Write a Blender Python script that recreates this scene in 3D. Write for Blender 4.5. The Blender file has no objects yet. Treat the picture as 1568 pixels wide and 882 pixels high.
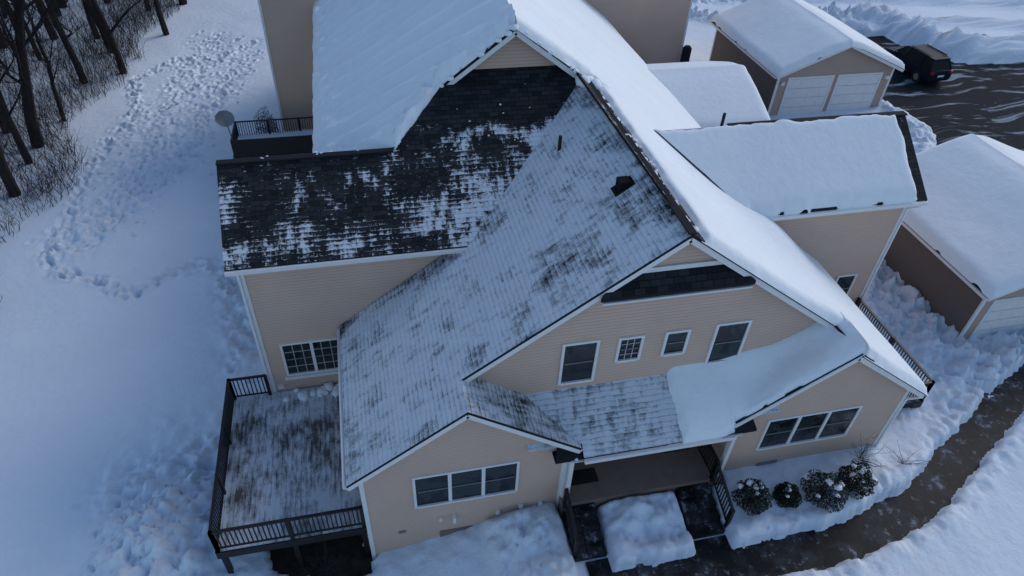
import bpy, bmesh, math, random
import numpy as np
from mathutils import Vector, Matrix
random.seed(7); rng=np.random.RandomState(5)
S=bpy.context.scene
S.view_settings.view_transform='Standard'; S.view_settings.look='None'; S.view_settings.exposure=0
COL=S.collection

# ------------------------------------------------------------------ noise
TAB=rng.rand(256,256)
def vnoise(x,y,s=1.0,seed=0):
    x=np.asarray(x,float)*s+seed*17.31+1000; y=np.asarray(y,float)*s+seed*9.77+1000
    xi=np.floor(x).astype(int); yi=np.floor(y).astype(int)
    fx=x-xi; fy=y-yi; fx=fx*fx*(3-2*fx); fy=fy*fy*(3-2*fy)
    a=TAB[xi%256,yi%256]; b=TAB[(xi+1)%256,yi%256]; c=TAB[xi%256,(yi+1)%256]; d=TAB[(xi+1)%256,(yi+1)%256]
    return (a*(1-fx)+b*fx)*(1-fy)+(c*(1-fx)+d*fx)*fy
def fbm(x,y,s=1.0,seed=0,o=4,g=.5):
    r=0;a=1;t=0
    for i in range(o):
        r=r+a*vnoise(x,y,s*2**i,seed+i*3); t+=a; a*=g
    return r/t
def sstep(a,b,x):
    t=np.clip((np.asarray(x,float)-a)/(b-a),0,1); return t*t*(3-2*t)

# ------------------------------------------------------------------ materials
def new_mat(name):
    m=bpy.data.materials.new(name); m.use_nodes=True
    nt=m.node_tree; nt.nodes.clear()
    o=nt.nodes.new('ShaderNodeOutputMaterial'); p=nt.nodes.new('ShaderNodeBsdfPrincipled')
    nt.links.new(p.outputs[0],o.inputs[0]); return m,nt,p
def N(nt,t,**k):
    n=nt.nodes.new(t)
    for a,b in k.items(): setattr(n,a,b)
    return n
def setin(nt,sock,v):
    if isinstance(v,bpy.types.NodeSocket): nt.links.new(v,sock)
    else: sock.default_value=v
def mth(nt,op,a,b=0.0,c=None,clamp=False):
    n=N(nt,'ShaderNodeMath',operation=op); n.use_clamp=clamp
    setin(nt,n.inputs[0],a); setin(nt,n.inputs[1],b)
    if c is not None: setin(nt,n.inputs[2],c)
    return n.outputs[0]
def noise(nt,vec,scale,detail=4,rough=.55):
    n=N(nt,'ShaderNodeTexNoise'); n.inputs['Scale'].default_value=scale; n.inputs['Detail'].default_value=detail; n.inputs['Roughness'].default_value=rough
    if vec is not None: nt.links.new(vec,n.inputs['Vector'])
    return n.outputs[0]
def mixc(nt,f,a,b):
    n=N(nt,'ShaderNodeMix',data_type='RGBA')
    setin(nt,n.inputs[0],f); 
    for s,v in ((n.inputs[6],a),(n.inputs[7],b)):
        if isinstance(v,bpy.types.NodeSocket): nt.links.new(v,s)
        else: s.default_value=(*v,1)
    return n.outputs[2]
def bump(nt,p,h,strength=.5,dist=.02):
    b=N(nt,'ShaderNodeBump'); b.inputs['Strength'].default_value=strength; b.inputs['Distance'].default_value=dist
    nt.links.new(h,b.inputs['Height']); nt.links.new(b.outputs[0],p.inputs['Normal'])
def gpos(nt): return N(nt,'ShaderNodeNewGeometry').outputs['Position']
def vscale(nt,vec,s):
    n=N(nt,'ShaderNodeMapping'); n.inputs['Scale'].default_value=s; nt.links.new(vec,n.inputs[0]); return n.outputs[0]

SNOWC=(.73,.80,.89)
def simple(name,c,rough=.6,var=.15,scale=6,bmp=0,metal=0,spec=.35):
    m,nt,p=new_mat(name); g=gpos(nt)
    n=noise(nt,g,scale)
    c2=tuple(x*(1-var*2) for x in c); c1=tuple(min(1,x*(1+var)) for x in c)
    nt.links.new(mixc(nt,n,c2,c1),p.inputs['Base Color']); p.inputs['Roughness'].default_value=rough; p.inputs['Metallic'].default_value=metal
    p.inputs['Specular IOR Level'].default_value=spec
    if bmp: bump(nt,p,noise(nt,g,scale*5),.5,bmp)
    return m
def make_snow(name,c=SNOWC,b1=.05,fine=.012):
    m,nt,p=new_mat(name); g=gpos(nt)
    a=noise(nt,g,.35,4); b=noise(nt,g,3.5,6,.6); d=noise(nt,g,26,5,.7)
    f=mth(nt,'ADD',mth(nt,'MULTIPLY',a,.6),mth(nt,'MULTIPLY',b,.4))
    nt.links.new(mixc(nt,f,tuple(x*.88 for x in c),tuple(min(.95,x*1.08) for x in c)),p.inputs['Base Color'])
    p.inputs['Roughness'].default_value=.75; p.inputs['Specular IOR Level'].default_value=.2
    h=mth(nt,'ADD',mth(nt,'MULTIPLY',b,b1),mth(nt,'MULTIPLY',d,fine)); bump(nt,p,h,.7,1.0)
    return m
M_SNOW=make_snow('snow',SNOWC,.065,.014); M_RSNOW=make_snow('roof_snow',(.80,.85,.91),.04,.010)

def siding(name,c):
    m,nt,p=new_mat(name); g=gpos(nt)
    s=N(nt,'ShaderNodeSeparateXYZ'); nt.links.new(g,s.inputs[0])
    fr=mth(nt,'FRACT',mth(nt,'MULTIPLY',s.outputs[2],1/.115))
    line=mth(nt,'GREATER_THAN',.12,fr)
    n=noise(nt,g,.8,5); n2=noise(nt,vscale(nt,g,(1,1,6)),9,3)
    f=mth(nt,'ADD',mth(nt,'MULTIPLY',n,.7),mth(nt,'MULTIPLY',n2,.3))
    base=mixc(nt,f,tuple(x*.82 for x in c),tuple(x*1.12 for x in c))
    col=mixc(nt,mth(nt,'MULTIPLY',line,.35),base,tuple(x*.35 for x in c))
    nt.links.new(col,p.inputs['Base Color']); p.inputs['Roughness'].default_value=.6; p.inputs['Specular IOR Level'].default_value=.3
    bump(nt,p,mth(nt,'SUBTRACT',1.0,fr),.8,.02); return m
M_SID=siding('vinyl_siding_tan',(.60,.435,.345)); M_SIDSHADE=siding('vinyl_siding_shaded',(.15,.12,.108)); M_SIDW=siding('vinyl_siding_garage',(.44,.335,.28))  # middle one: garage siding with the side walls' shade put into its colour
M_TRIM=simple('white_trim',(.74,.74,.74),.45,.06,5); M_BLACK=simple('rail_black',(.018,.014,.014),.5,.3,8)
M_METAL=simple('grey_metal',(.25,.26,.27),.45,.2,5,0,.4)
M_PORCH=simple('porch_concrete',(.22,.165,.135),.7,.15,3,.003)
M_DARKIN=simple('dark_void',(.012,.012,.014),.9,.1,2,0,0,.1)
M_BARK=simple('bark',(.035,.030,.030),.9,.3,5,.03,0,.1)
M_TWIG=simple('twig',(.06,.052,.052),.9,.3,5,0,0,.1)
M_LEAF=simple('evergreen_leaf',(.02,.026,.015),.75,.4,9)
M_RUBBER=simple('rubber',(.015,.015,.015),.8,.1,9)
M_RED=simple('tail_light',(.35,.02,.02),.3,.1,9)
M_EDGE=simple('drip_edge_dark',(.020,.021,.025),.85,.2,5,0,0,.15)
M_SOIL=simple('soil',(.055,.042,.034),.95,.5,4,.05,0,.1)

def glassmat():
    m,nt,p=new_mat('window_glass'); g=gpos(nt)
    s=N(nt,'ShaderNodeSeparateXYZ'); nt.links.new(g,s.inputs[0])
    fr=mth(nt,'FRACT',mth(nt,'MULTIPLY',s.outputs[2],1/.06)); n=noise(nt,g,1.3,2)
    bl=mth(nt,'MULTIPLY',mth(nt,'GREATER_THAN',fr,.45),mth(nt,'GREATER_THAN',n,.46))
    nt.links.new(mixc(nt,bl,(.008,.011,.016),(.035,.045,.05)),p.inputs['Base Color'])
    p.inputs['Roughness'].default_value=.12; p.inputs['Specular IOR Level'].default_value=.4; return m
M_GLASS=glassmat()

def shingle(name,maxs=.9,rowamt=.7,streak=.5,big=2.3,gain=2.4,fine=.9,tab=10,s1=1.1,rowline=.0):
    m,nt,p=new_mat(name)
    uv=N(nt,'ShaderNodeUVMap').outputs[0]
    s=N(nt,'ShaderNodeSeparateXYZ'); nt.links.new(uv,s.inputs[0])
    v=s.outputs[1]
    br=N(nt,'ShaderNodeTexBrick'); nt.links.new(uv,br.inputs[0])
    br.inputs['Color1'].default_value=(.012,.014,.018,1); br.inputs['Color2'].default_value=(.034,.037,.042,1); br.inputs['Mortar'].default_value=(.005,.005,.006,1)
    br.inputs['Scale'].default_value=1; br.inputs['Brick Width'].default_value=.30; br.inputs['Row Height'].default_value=.15; br.inputs['Mortar Size'].default_value=.009
    br.inputs['Mortar Smooth'].default_value=.2
    wob=mth(nt,'MULTIPLY',mth(nt,'SUBTRACT',noise(nt,uv,3.5,3),.5),.10)
    rowp=mth(nt,'FRACT',mth(nt,'DIVIDE',mth(nt,'ADD',v,wob),.15))
    at=N(nt,'ShaderNodeAttribute'); at.attribute_name='cov'; cov=at.outputs['Fac']
    n1=noise(nt,uv,s1,7,.68); n2=noise(nt,vscale(nt,uv,(1,.28,1)),5,4,.6); n3=noise(nt,vscale(nt,uv,(.7,1.6,1)),14,4,.7)
    n4=noise(nt,uv,.45,3)
    M=mth(nt,'ADD',cov,mth(nt,'MULTIPLY',mth(nt,'SUBTRACT',n1,.5),big))
    M=mth(nt,'ADD',M,mth(nt,'MULTIPLY',mth(nt,'SUBTRACT',n2,.5),streak*1.6))
    M=mth(nt,'ADD',M,mth(nt,'MULTIPLY',mth(nt,'SUBTRACT',n3,.5),fine))
    ra=mth(nt,'MULTIPLY',mth(nt,'MULTIPLY',mth(nt,'SUBTRACT',n4,.30),2.4,clamp=True),rowamt)
    M=mth(nt,'ADD',M,mth(nt,'MULTIPLY',mth(nt,'SUBTRACT',.45,rowp),ra))
    bw=N(nt,'ShaderNodeRGBToBW'); nt.links.new(br.outputs[0],bw.inputs[0])
    M=mth(nt,'SUBTRACT',M,mth(nt,'MULTIPLY',mth(nt,'SUBTRACT',bw.outputs[0],.024),tab))
    mask=mth(nt,'ADD',mth(nt,'MULTIPLY',mth(nt,'SUBTRACT',M,.5),gain),.5,clamp=True)
    ln=mth(nt,'MULTIPLY',mth(nt,'SUBTRACT',rowp,.70),3.3,clamp=True)
    ln=mth(nt,'MULTIPLY',ln,mth(nt,'MULTIPLY',mth(nt,'MULTIPLY',mth(nt,'SUBTRACT',n3,.30),2.6,clamp=True),rowline))
    mk=mth(nt,'MULTIPLY',mth(nt,'MULTIPLY',mask,maxs),mth(nt,'SUBTRACT',1.0,ln))
    sc=mixc(nt,n2,(.56,.63,.73),(.80,.85,.91))
    col=mixc(nt,mk,br.outputs[0],sc)
    nt.links.new(col,p.inputs['Base Color']); p.inputs['Roughness'].default_value=.85; p.inputs['Specular IOR Level'].default_value=.15
    h=mth(nt,'ADD',mth(nt,'MULTIPLY',mask,.02),mth(nt,'MULTIPLY',mth(nt,'SUBTRACT',1.0,rowp),.012))
    h=mth(nt,'ADD',h,mth(nt,'MULTIPLY',n1,.10)); h=mth(nt,'ADD',h,mth(nt,'MULTIPLY',n3,.02))
    bump(nt,p,h,1.0,1.0); return m
M_SHA=shingle('shingle_frosted',maxs=.90,rowamt=.70,streak=1.0,big=2.7,gain=1.3,fine=1.3,tab=10,rowline=.42)
M_SHB=shingle('shingle_dark_melted',maxs=.93,rowamt=1.0,streak=1.5,big=4.2,gain=2.8,fine=1.8,tab=14,s1=1.1,rowline=.45)

def deckmat():
    m,nt,p=new_mat('deck_boards'); g=gpos(nt)
    s=N(nt,'ShaderNodeSeparateXYZ'); nt.links.new(g,s.inputs[0])
    fr=mth(nt,'FRACT',mth(nt,'MULTIPLY',s.outputs[0],1/.145)); gap=mth(nt,'GREATER_THAN',.09,fr)
    n1=noise(nt,g,.9,6,.6); n2=noise(nt,vscale(nt,g,(3,.6,1)),3,4); n3=noise(nt,g,14,3)
    M=mth(nt,'ADD',mth(nt,'MULTIPLY',mth(nt,'SUBTRACT',n1,.5),3.6),mth(nt,'MULTIPLY',mth(nt,'SUBTRACT',n2,.5),2.4))
    M=mth(nt,'ADD',M,mth(nt,'MULTIPLY',mth(nt,'SUBTRACT',n3,.5),.7))
    M=mth(nt,'SUBTRACT',mth(nt,'ADD',M,.74),mth(nt,'MULTIPLY',gap,.3),clamp=True)
    wood=mixc(nt,n2,(.045,.043,.045),(.15,.14,.14)); wood=mixc(nt,gap,wood,(.012,.012,.012))
    nt.links.new(mixc(nt,mth(nt,'MULTIPLY',M,.80),wood,(.70,.75,.82)),p.inputs['Base Color']); p.inputs['Roughness'].default_value=.6
    bump(nt,p,M,.5,.03); return m
M_DECK=deckmat()
def asph():
    m,nt,p=new_mat('wet_asphalt'); g=gpos(nt)
    mp=N(nt,'ShaderNodeMapping'); mp.inputs['Rotation'].default_value=(0,0,.6); mp.inputs['Scale'].default_value=(.22,1.6,1); nt.links.new(g,mp.inputs[0])
    n0=noise(nt,g,.12,2); 
    ds=N(nt,'ShaderNodeVectorMath',operation='ADD'); nt.links.new(mp.outputs[0],ds.inputs[0])
    cmb=N(nt,'ShaderNodeCombineXYZ'); nt.links.new(mth(nt,'MULTIPLY',n0,9.0),cmb.inputs[1]); nt.links.new(cmb.outputs[0],ds.inputs[1])
    n1=noise(nt,ds.outputs[0],.9,7,.66); n3=noise(nt,g,20,3)
    M=mth(nt,'MULTIPLY',mth(nt,'SUBTRACT',n1,.545),12,clamp=True)
    base=mixc(nt,n3,(.012,.014,.018),(.028,.031,.038))
    nt.links.new(mixc(nt,mth(nt,'MULTIPLY',M,.5),base,(.55,.62,.72)),p.inputs['Base Color'])
    nt.links.new(mth(nt,'ADD',mth(nt,'MULTIPLY',n1,.4),.6),p.inputs['Roughness']); p.inputs['Specular IOR Level'].default_value=.04; bump(nt,p,n3,.3,.01); return m
M_ASPH=asph()
def pathmat():
    m,nt,p=new_mat('wet_walkway'); g=gpos(nt)
    n1=noise(nt,g,1.3,6,.65); n2=noise(nt,g,4,5,.65); n3=noise(nt,g,25,3)
    s=N(nt,'ShaderNodeSeparateXYZ'); nt.links.new(g,s.inputs[0])
    jt=mth(nt,'GREATER_THAN',.02,mth(nt,'FRACT',mth(nt,'MULTIPLY',s.outputs[0],1/1.25)))
    base=mixc(nt,mth(nt,'MULTIPLY',mth(nt,'SUBTRACT',n1,.44),6,clamp=True),(.008,.009,.011),(.045,.046,.052)); base=mixc(nt,jt,base,(.006,.006,.006))
    M=mth(nt,'MULTIPLY',mth(nt,'SUBTRACT',mth(nt,'ADD',mth(nt,'MULTIPLY',n1,.4),mth(nt,'MULTIPLY',n2,.6)),.55),12,clamp=True)
    nt.links.new(mixc(nt,mth(nt,'MULTIPLY',M,.4),base,(.5,.57,.66)),p.inputs['Base Color'])
    nt.links.new(mth(nt,'ADD',mth(nt,'MULTIPLY',n1,.5),.25),p.inputs['Roughness']); p.inputs['Specular IOR Level'].default_value=.12; bump(nt,p,n3,.3,.008); return m
M_PATH=pathmat()

# ------------------------------------------------------------------ builders
def link(o,parent=None):
    COL.objects.link(o)
    if parent: o.parent=parent
    return o
def empty(name,loc=(0,0,0)):
    e=bpy.data.objects.new(name,None); e.empty_display_size=.5; COL.objects.link(e); return e
class MB:
    def __init__(s): s.v=[]; s.f=[]
    def poly(s,pts): 
        b=len(s.v); s.v+= [tuple(p) for p in pts]; s.f.append(tuple(range(b,b+len(pts))))
    def box(s,x0,x1,y0,y1,z0,z1):
        b=len(s.v); s.v+=[(x0,y0,z0),(x1,y0,z0),(x1,y1,z0),(x0,y1,z0),(x0,y0,z1),(x1,y0,z1),(x1,y1,z1),(x0,y1,z1)]
        s.f+=[(b+3,b+2,b+1,b),(b+4,b+5,b+6,b+7),(b,b+1,b+5,b+4),(b+1,b+2,b+6,b+5),(b+2,b+3,b+7,b+6),(b+3,b,b+4,b+7)]
    def beam(s,p0,p1,w,h):
        p0=Vector(p0);p1=Vector(p1);d=(p1-p0).normalized()
        up=Vector((0,0,1)); 
        if abs(d.z)>.95: up=Vector((0,1,0))
        a=d.cross(up).normalized()*w/2; c=a.cross(d).normalized()*h/2
        b=len(s.v)
        for p in (p0,p1):
            for q in (-a-c,a-c,a+c,-a+c): s.v.append(tuple(p+q))
        s.f+=[(b,b+1,b+2,b+3),(b+7,b+6,b+5,b+4),(b,b+4,b+5,b+1),(b+1,b+5,b+6,b+2),(b+2,b+6,b+7,b+3),(b+3,b+7,b+4,b)]
    def tube(s,p0,p1,r0,r1,n=8,cap=True):
        p0=Vector(p0);p1=Vector(p1);d=(p1-p0).normalized()
        up=Vector((0,0,1)) if abs(d.z)<.95 else Vector((1,0,0))
        a=d.cross(up).normalized(); c=a.cross(d)
        b=len(s.v)
        for p,r in ((p0,r0),(p1,r1)):
            for i in range(n):
                t=2*math.pi*i/n; s.v.append(tuple(p+a*math.cos(t)*r+c*math.sin(t)*r))
        for i in range(n):
            j=(i+1)%n; s.f.append((b+i,b+j,b+n+j,b+n+i))
        if cap: s.f.append(tuple(range(b+n,b+2*n))); s.f.append(tuple(range(b+n-1,b-1,-1)))
    def done(s,name,mat,parent=None,smooth=False,bevel=0):
        me=bpy.data.meshes.new(name); me.from_pydata(s.v,[],s.f); me.materials.append(mat); me.update()
        if smooth: me.polygons.foreach_set('use_smooth',[True]*len(me.polygons))
        o=bpy.data.objects.new(name,me); link(o,parent)
        if bevel:
            b=o.modifiers.new('b','BEVEL'); b.width=bevel; b.segments=2; b.limit_method='ANGLE'
        return o

def gridmesh(name,X,Y,Z,mat,parent=None,cov=None,UV=None,flip=False):
    nx,ny=X.shape
    v=np.stack([X,Y,Z],-1).reshape(-1,3)
    idx=np.arange(nx*ny).reshape(nx,ny)
    q=np.stack([idx[:-1,:-1],idx[1:,:-1],idx[1:,1:],idx[:-1,1:]],-1).reshape(-1,4)
    me=bpy.data.meshes.new(name); me.vertices.add(len(v)); me.vertices.foreach_set('co',v.ravel())
    me.loops.add(q.size); me.loops.foreach_set('vertex_index',q.ravel().astype(np.int32))
    me.polygons.add(len(q)); me.polygons.foreach_set('loop_start',np.arange(0,q.size,4,dtype=np.int32)); me.polygons.foreach_set('loop_total',np.full(len(q),4,dtype=np.int32))
    me.polygons.foreach_set('use_smooth',np.ones(len(q),bool))
    if UV is not None:
        l=me.uv_layers.new(name='UVMap'); uv=UV.reshape(-1,2)[q.ravel()]; l.data.foreach_set('uv',uv.ravel().astype(np.float32))
    if cov is not None:
        a=me.attributes.new('cov','FLOAT','POINT'); a.data.foreach_set('value',cov.ravel().astype(np.float32))
    me.materials.append(mat); me.update(); me.validate()
    o=bpy.data.objects.new(name,me); return link(o,parent)

def slope(name,x0,x1,lo,hi,zf,mat,parent,step=.12,cov=None,axis='Y',thick=None,kind='shingle',slab=True):
    nx=max(2,int((x1-x0)/step)+1); xs=np.linspace(x0,x1,nx)
    L=np.array([lo(x) for x in xs]); H=np.array([hi(x) for x in xs])
    ny=max(2,int(np.max(H-L)/step)+1); t=np.linspace(0,1,ny)
    X=np.repeat(xs[:,None],ny,1); Y=L[:,None]+(H-L)[:,None]*t[None,:]
    Z0=zf(X,Y)
    if kind=='shingle':
        k=math.sqrt(1+.75**2)
        UV=np.stack([Y,np.abs(X-7.2)*-k+40],-1) if axis=='Y' else np.stack([X,Y*k],-1)
        C=cov(X,Y) if cov else np.full(X.shape,.5)
        gridmesh(name,X,Y,Z0,mat,parent,C,UV)
        if slab:
            m=MB()
            def side(P):
                for a,b in zip(P[:-1],P[1:]):
                    m.poly([(a[0],a[1],a[2]),(a[0],a[1],a[2]-.1),(b[0],b[1],b[2]-.1),(b[0],b[1],b[2])])
            st=max(1,nx//12); ii=list(range(0,nx-1,st))+[nx-1]
            side([(X[i,0],Y[i,0],Z0[i,0]) for i in ii]); side([(X[i,-1],Y[i,-1],Z0[i,-1]) for i in ii])
            side([(X[0,0],Y[0,0],Z0[0,0]),(X[0,-1],Y[0,-1],Z0[0,-1])]); side([(X[-1,0],Y[-1,0],Z0[-1,0]),(X[-1,-1],Y[-1,-1],Z0[-1,-1])])
            for a,b in zip(ii[:-1],ii[1:]):
                m.poly([(X[a,0],Y[a,0],Z0[a,0]-.1),(X[a,-1],Y[a,-1],Z0[a,-1]-.1),(X[b,-1],Y[b,-1],Z0[b,-1]-.1),(X[b,0],Y[b,0],Z0[b,0]-.1)])
            m.done(name+'_edge',M_EDGE,parent)
    else:
        T=thick(X,Y)
        return gridmesh(name,X,Y,Z0+T,mat,parent)
def cushion(d,T,w,seed=0,X=None,Y=None,wob=.12):
    if X is not None: d=d+(fbm(X,Y,1.7,seed,3)-.5)*2*wob
    u=np.clip(d/w,0,1); t=T*np.sqrt(np.clip(1-(1-u)**2,0,1))
    return np.where(d<0,-.04,t)

# ------------------------------------------------------------------ terrain
def gbase(x,y):
    return 1.1*sstep(-1.2,4.6,x)*sstep(60,30,np.abs(y-10)) -.25*sstep(-3,-12,x)
def seg_d(x,y,P):
    d=np.full(np.shape(x),1e9)
    for (ax,ay),(bx,by) in zip(P[:-1],P[1:]):
        dx,dy=bx-ax,by-ay; t=np.clip(((x-ax)*dx+(y-ay)*dy)/(dx*dx+dy*dy),0,1)
        d=np.minimum(d,np.hypot(x-ax-t*dx,y-ay-t*dy))
    return d
def poly_sd(x,y,P):
    d=seg_d(x,y,P+[P[0]]); ins=np.zeros(np.shape(x),bool)
    n=len(P)
    for i in range(n):
        x0,y0=P[i];x1,y1=P[(i+1)%n]
        c=((y0>y)!=(y1>y))&(x<(x1-x0)*(y-y0)/(y1-y0+1e-9)+x0); ins^=c
    return np.where(ins,-d,d)
WALK=[(4.9,7.9),(9,7.9),(12.9,7.95),(16,8.7),(18.2,9.85),(21.4,11.5),(25,13.2),(30,14.5)]
ASPH=[(32.8,34.5),(33.4,31),(31.5,28.6),(31,26),(36,21),(90,21),(90,40.6),(54,40.2),(48,39.8),(43.5,39.6),(41.3,41.5),(40.6,45.5),(36.5,46),(33.5,43)]
T1=[(-7.1,52.1),(-9.6,49.5),(-12.2,49.8),(-14.5,46.4),(-13.3,42.5),(-14.3,37.9),(-14.6,34.5),(-14.5,30.4),(-14.6,27.9),(-13.9,26.6),(-11.5,25.5),(-10.3,24.6),(-9.3,25.6),(-8.1,26.3),(-6.8,25.8),(-6.5,24.0)]
T2=[(-10,53.7),(-10.7,48),(-11.8,41.5),(-12.3,36.1),(-12.6,31.1),(-13.6,28.5)]
T3=[(-7.5,50),(-8.6,43.7),(-9.7,39.5),(-10.2,35.1),(-10.9,33.3),(-12.3,31.1),(-13.2,29)]
T4=[(-5.6,20.5),(-5.7,22.5),(-6,24.5)]
T5=[(-9,14.8),(-7.8,14.2),(-6.3,14.8),(-6.2,15.6)]
def axis_coords(a,b,step,ext):
    core=np.arange(a,b,step); r=[];l=[];s=step;x=core[-1]
    while x<ext: s*=1.12; x+=s; r.append(x)
    s=step;x=core[0]
    while x>-ext: s*=1.12; x-=s; l.append(x)
    return np.array(l[::-1]+list(core)+r)
gx=axis_coords(-19,36,.08,500); gy=axis_coords(6,54,.09,500)
GX,GY=np.meshgrid(gx,gy,indexing='ij')
G=gbase(GX,GY)
snow=.22+(fbm(GX,GY,.12,1,4)-.5)*.35+(fbm(GX,GY,.7,4,3)-.5)*.06
lump=(fbm(GX,GY,2.2,9,4,.6)-.5); lump2=np.abs(fbm(GX,GY,1.3,14,4,.55)-.5)
Z=G+snow
def tr(P,w,amp):
    global Z
    m=np.exp(-(seg_d(GX,GY,P)/w)**2); Z=Z+m*(lump*amp-.04)
tr(T1,.45,.45); tr(T2,1.1,.35); tr(T3,.9,.35); tr(T4,.8,.9); tr(T5,.9,.5)
m=np.exp(-(((GX+7.0)/1.9)**2+((GY-11.8)/2.3)**2)**1.3); Z+=m*(.75+lump*1.2)
m=np.exp(-((GX+7.2)/2.6)**2-((GY-13.5)/3.2)**2); Z+=m*lump*.6
Z+=.25*sstep(1.2,0,np.abs(GY-10.2))*sstep(-2,-.5,GX)*sstep(16,15,GX)*(.6+lump)
m=sstep(.16,-.22,poly_sd(GX,GY,[(5.72,8.95),(8.12,8.95),(8.12,10.5),(5.72,10.5)])+lump*.42); Z=Z*(1-m)+m*(1.68+lump*.7-.30*sstep(10.0,9.0,GY)-.10*np.abs(GX-6.9))
m=sstep(.25,-.25,poly_sd(GX,GY,[(2.3,7),(4.25,7),(4.25,10.7),(2.3,10.7)])+lump*.3); Z+=m*(.22+lump*.7)
m=np.exp(-(seg_d(GX,GY,[(21.5,21),(21.3,16),(22.6,13.4),(26,14.6)])/1.3)**2); Z+=m*(lump*1.2+.15)
m=sstep(14,18.5,GX)*sstep(24,20,GX)*sstep(10.5,12,GY)*sstep(24,20,GY); Z+=m*lump*.6
aw=np.abs(seg_d(GX,GY,WALK)); sw=aw-.6+lump*.35
ss=np.minimum(poly_sd(GX,GY,[(4.55,7.5),(5.65,7.5),(5.65,10.6),(4.55,10.6)]),poly_sd(GX,GY,[(8.2,7.5),(9.4,7.5),(9.4,10.6),(8.2,10.6)]))+lump*.10
sp=poly_sd(GX,GY,[(4.5,10.4),(9.9,10.4),(9.9,13),(4.5,13)])
sa=poly_sd(GX,GY,ASPH)+(fbm(GX,GY,.6,22,4)-.5)*1.2
so_=poly_sd(GX,GY,[(-4.2,10.7),(-2.9,10.1),(-1.3,10.2),(-1.15,16.3),(-4.9,16.3)])+lump*1.2
Z+=np.exp(-((sw-.35)/.35)**2)*(.08+lump*.4)
Z+=np.exp(-((sa-1.5)/1.2)**2)*(.85+lump*2.0+lump2*1.6)*sstep(33,36,GX)+np.exp(-((sa-.8)/.7)**2)*(.3+lump*.8)*sstep(36,33,GX)
rd=seg_d(GX,GY,[(30,52.5),(42,51),(60,47.5),(90,44)])
Z+=np.exp(-((rd-3.0)/.9)**2)*(.4+lump*1.4)
c=np.minimum(np.minimum(np.minimum(sw,ss),np.minimum(sa,sp)),so_); mm=sstep(.10,-.06,c)
Z=Z*(1-mm)+mm*(G-.10)
def pit(x,y,r,dep,el=1.5,ang=0):
    i0,i1=np.searchsorted(gx,[x-r*4,x+r*4]); j0,j1=np.searchsorted(gy,[y-r*4,y+r*4])
    xx=GX[i0:i1,j0:j1]-x; yy=GY[i0:i1,j0:j1]-y
    u=(xx*math.cos(ang)+yy*math.sin(ang))/el; w=-xx*math.sin(ang)+yy*math.cos(ang); q=(u*u+w*w)/(r*r)
    Z[i0:i1,j0:j1]+= -dep*np.exp(-q*q)+dep*.30*np.exp(-(np.sqrt(q)-1.5)**2*4)
def prints(P,w,n,r=.115,dep=.14):
    ls=[math.hypot(b[0]-a[0],b[1]-a[1]) for a,b in zip(P[:-1],P[1:])]
    for k in range(n):
        i=random.choices(range(len(ls)),ls)[0]; a,b=P[i],P[i+1]; t=random.random()
        x=a[0]+(b[0]-a[0])*t+random.gauss(0,w); y=a[1]+(b[1]-a[1])*t+random.gauss(0,w)
        pit(x,y,r*random.uniform(.6,1.3),dep*random.uniform(.3,1.2),random.uniform(1.1,2),math.atan2(b[1]-a[1],b[0]-a[0])+random.gauss(0,.5))
prints(T1,.2,460); prints(T2,.85,380); prints(T3,.7,340); prints(T4,.5,30); prints(T5,.7,60)
prints([(-8.5,12),(-7,15),(-5.8,16)],.7,50); prints([(16,18),(20,19),(21.5,16)],1.4,110); prints([(19.3,13),(22,12.8),(27,15.6)],.5,80)
prints([(-5,17.5),(-6,21)],.3,14)
gridmesh('snow_ground',GX,GY,Z,M_SNOW)
def groundz(x,y):
    i=min(max(np.searchsorted(gx,x),0),len(gx)-1); j=min(max(np.searchsorted(gy,y),0),len(gy)-1); return float(Z[i,j])

m=MB(); pts=[Vector((x,y,0)) for x,y in WALK]
L=[];R_=[]
for i,p in enumerate(pts):
    d=(pts[min(i+1,len(pts)-1)]-pts[max(i-1,0)]).normalized(); n=Vector((-d.y,d.x,0))*1.0
    L.append(p+n);R_.append(p-n)
for i in range(len(pts)-1):
    m.poly([(R_[i].x,R_[i].y,1.05),(R_[i+1].x,R_[i+1].y,1.05),(L[i+1].x,L[i+1].y,1.05),(L[i].x,L[i].y,1.05)])
m.done('walkway',M_PATH)
m=MB(); m.poly([(30.5,20,1.04),(95,20,1.04),(95,48,1.04),(30.5,48,1.04)]); m.done('driveway_asphalt',M_ASPH)
m=MB(); m.poly([(-6,9.6,-.06),(-1.15,9.6,-.06),(-1.15,16.45,-.06),(-6,16.45,-.06)]); m.done('bare_soil',M_SOIL)

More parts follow.
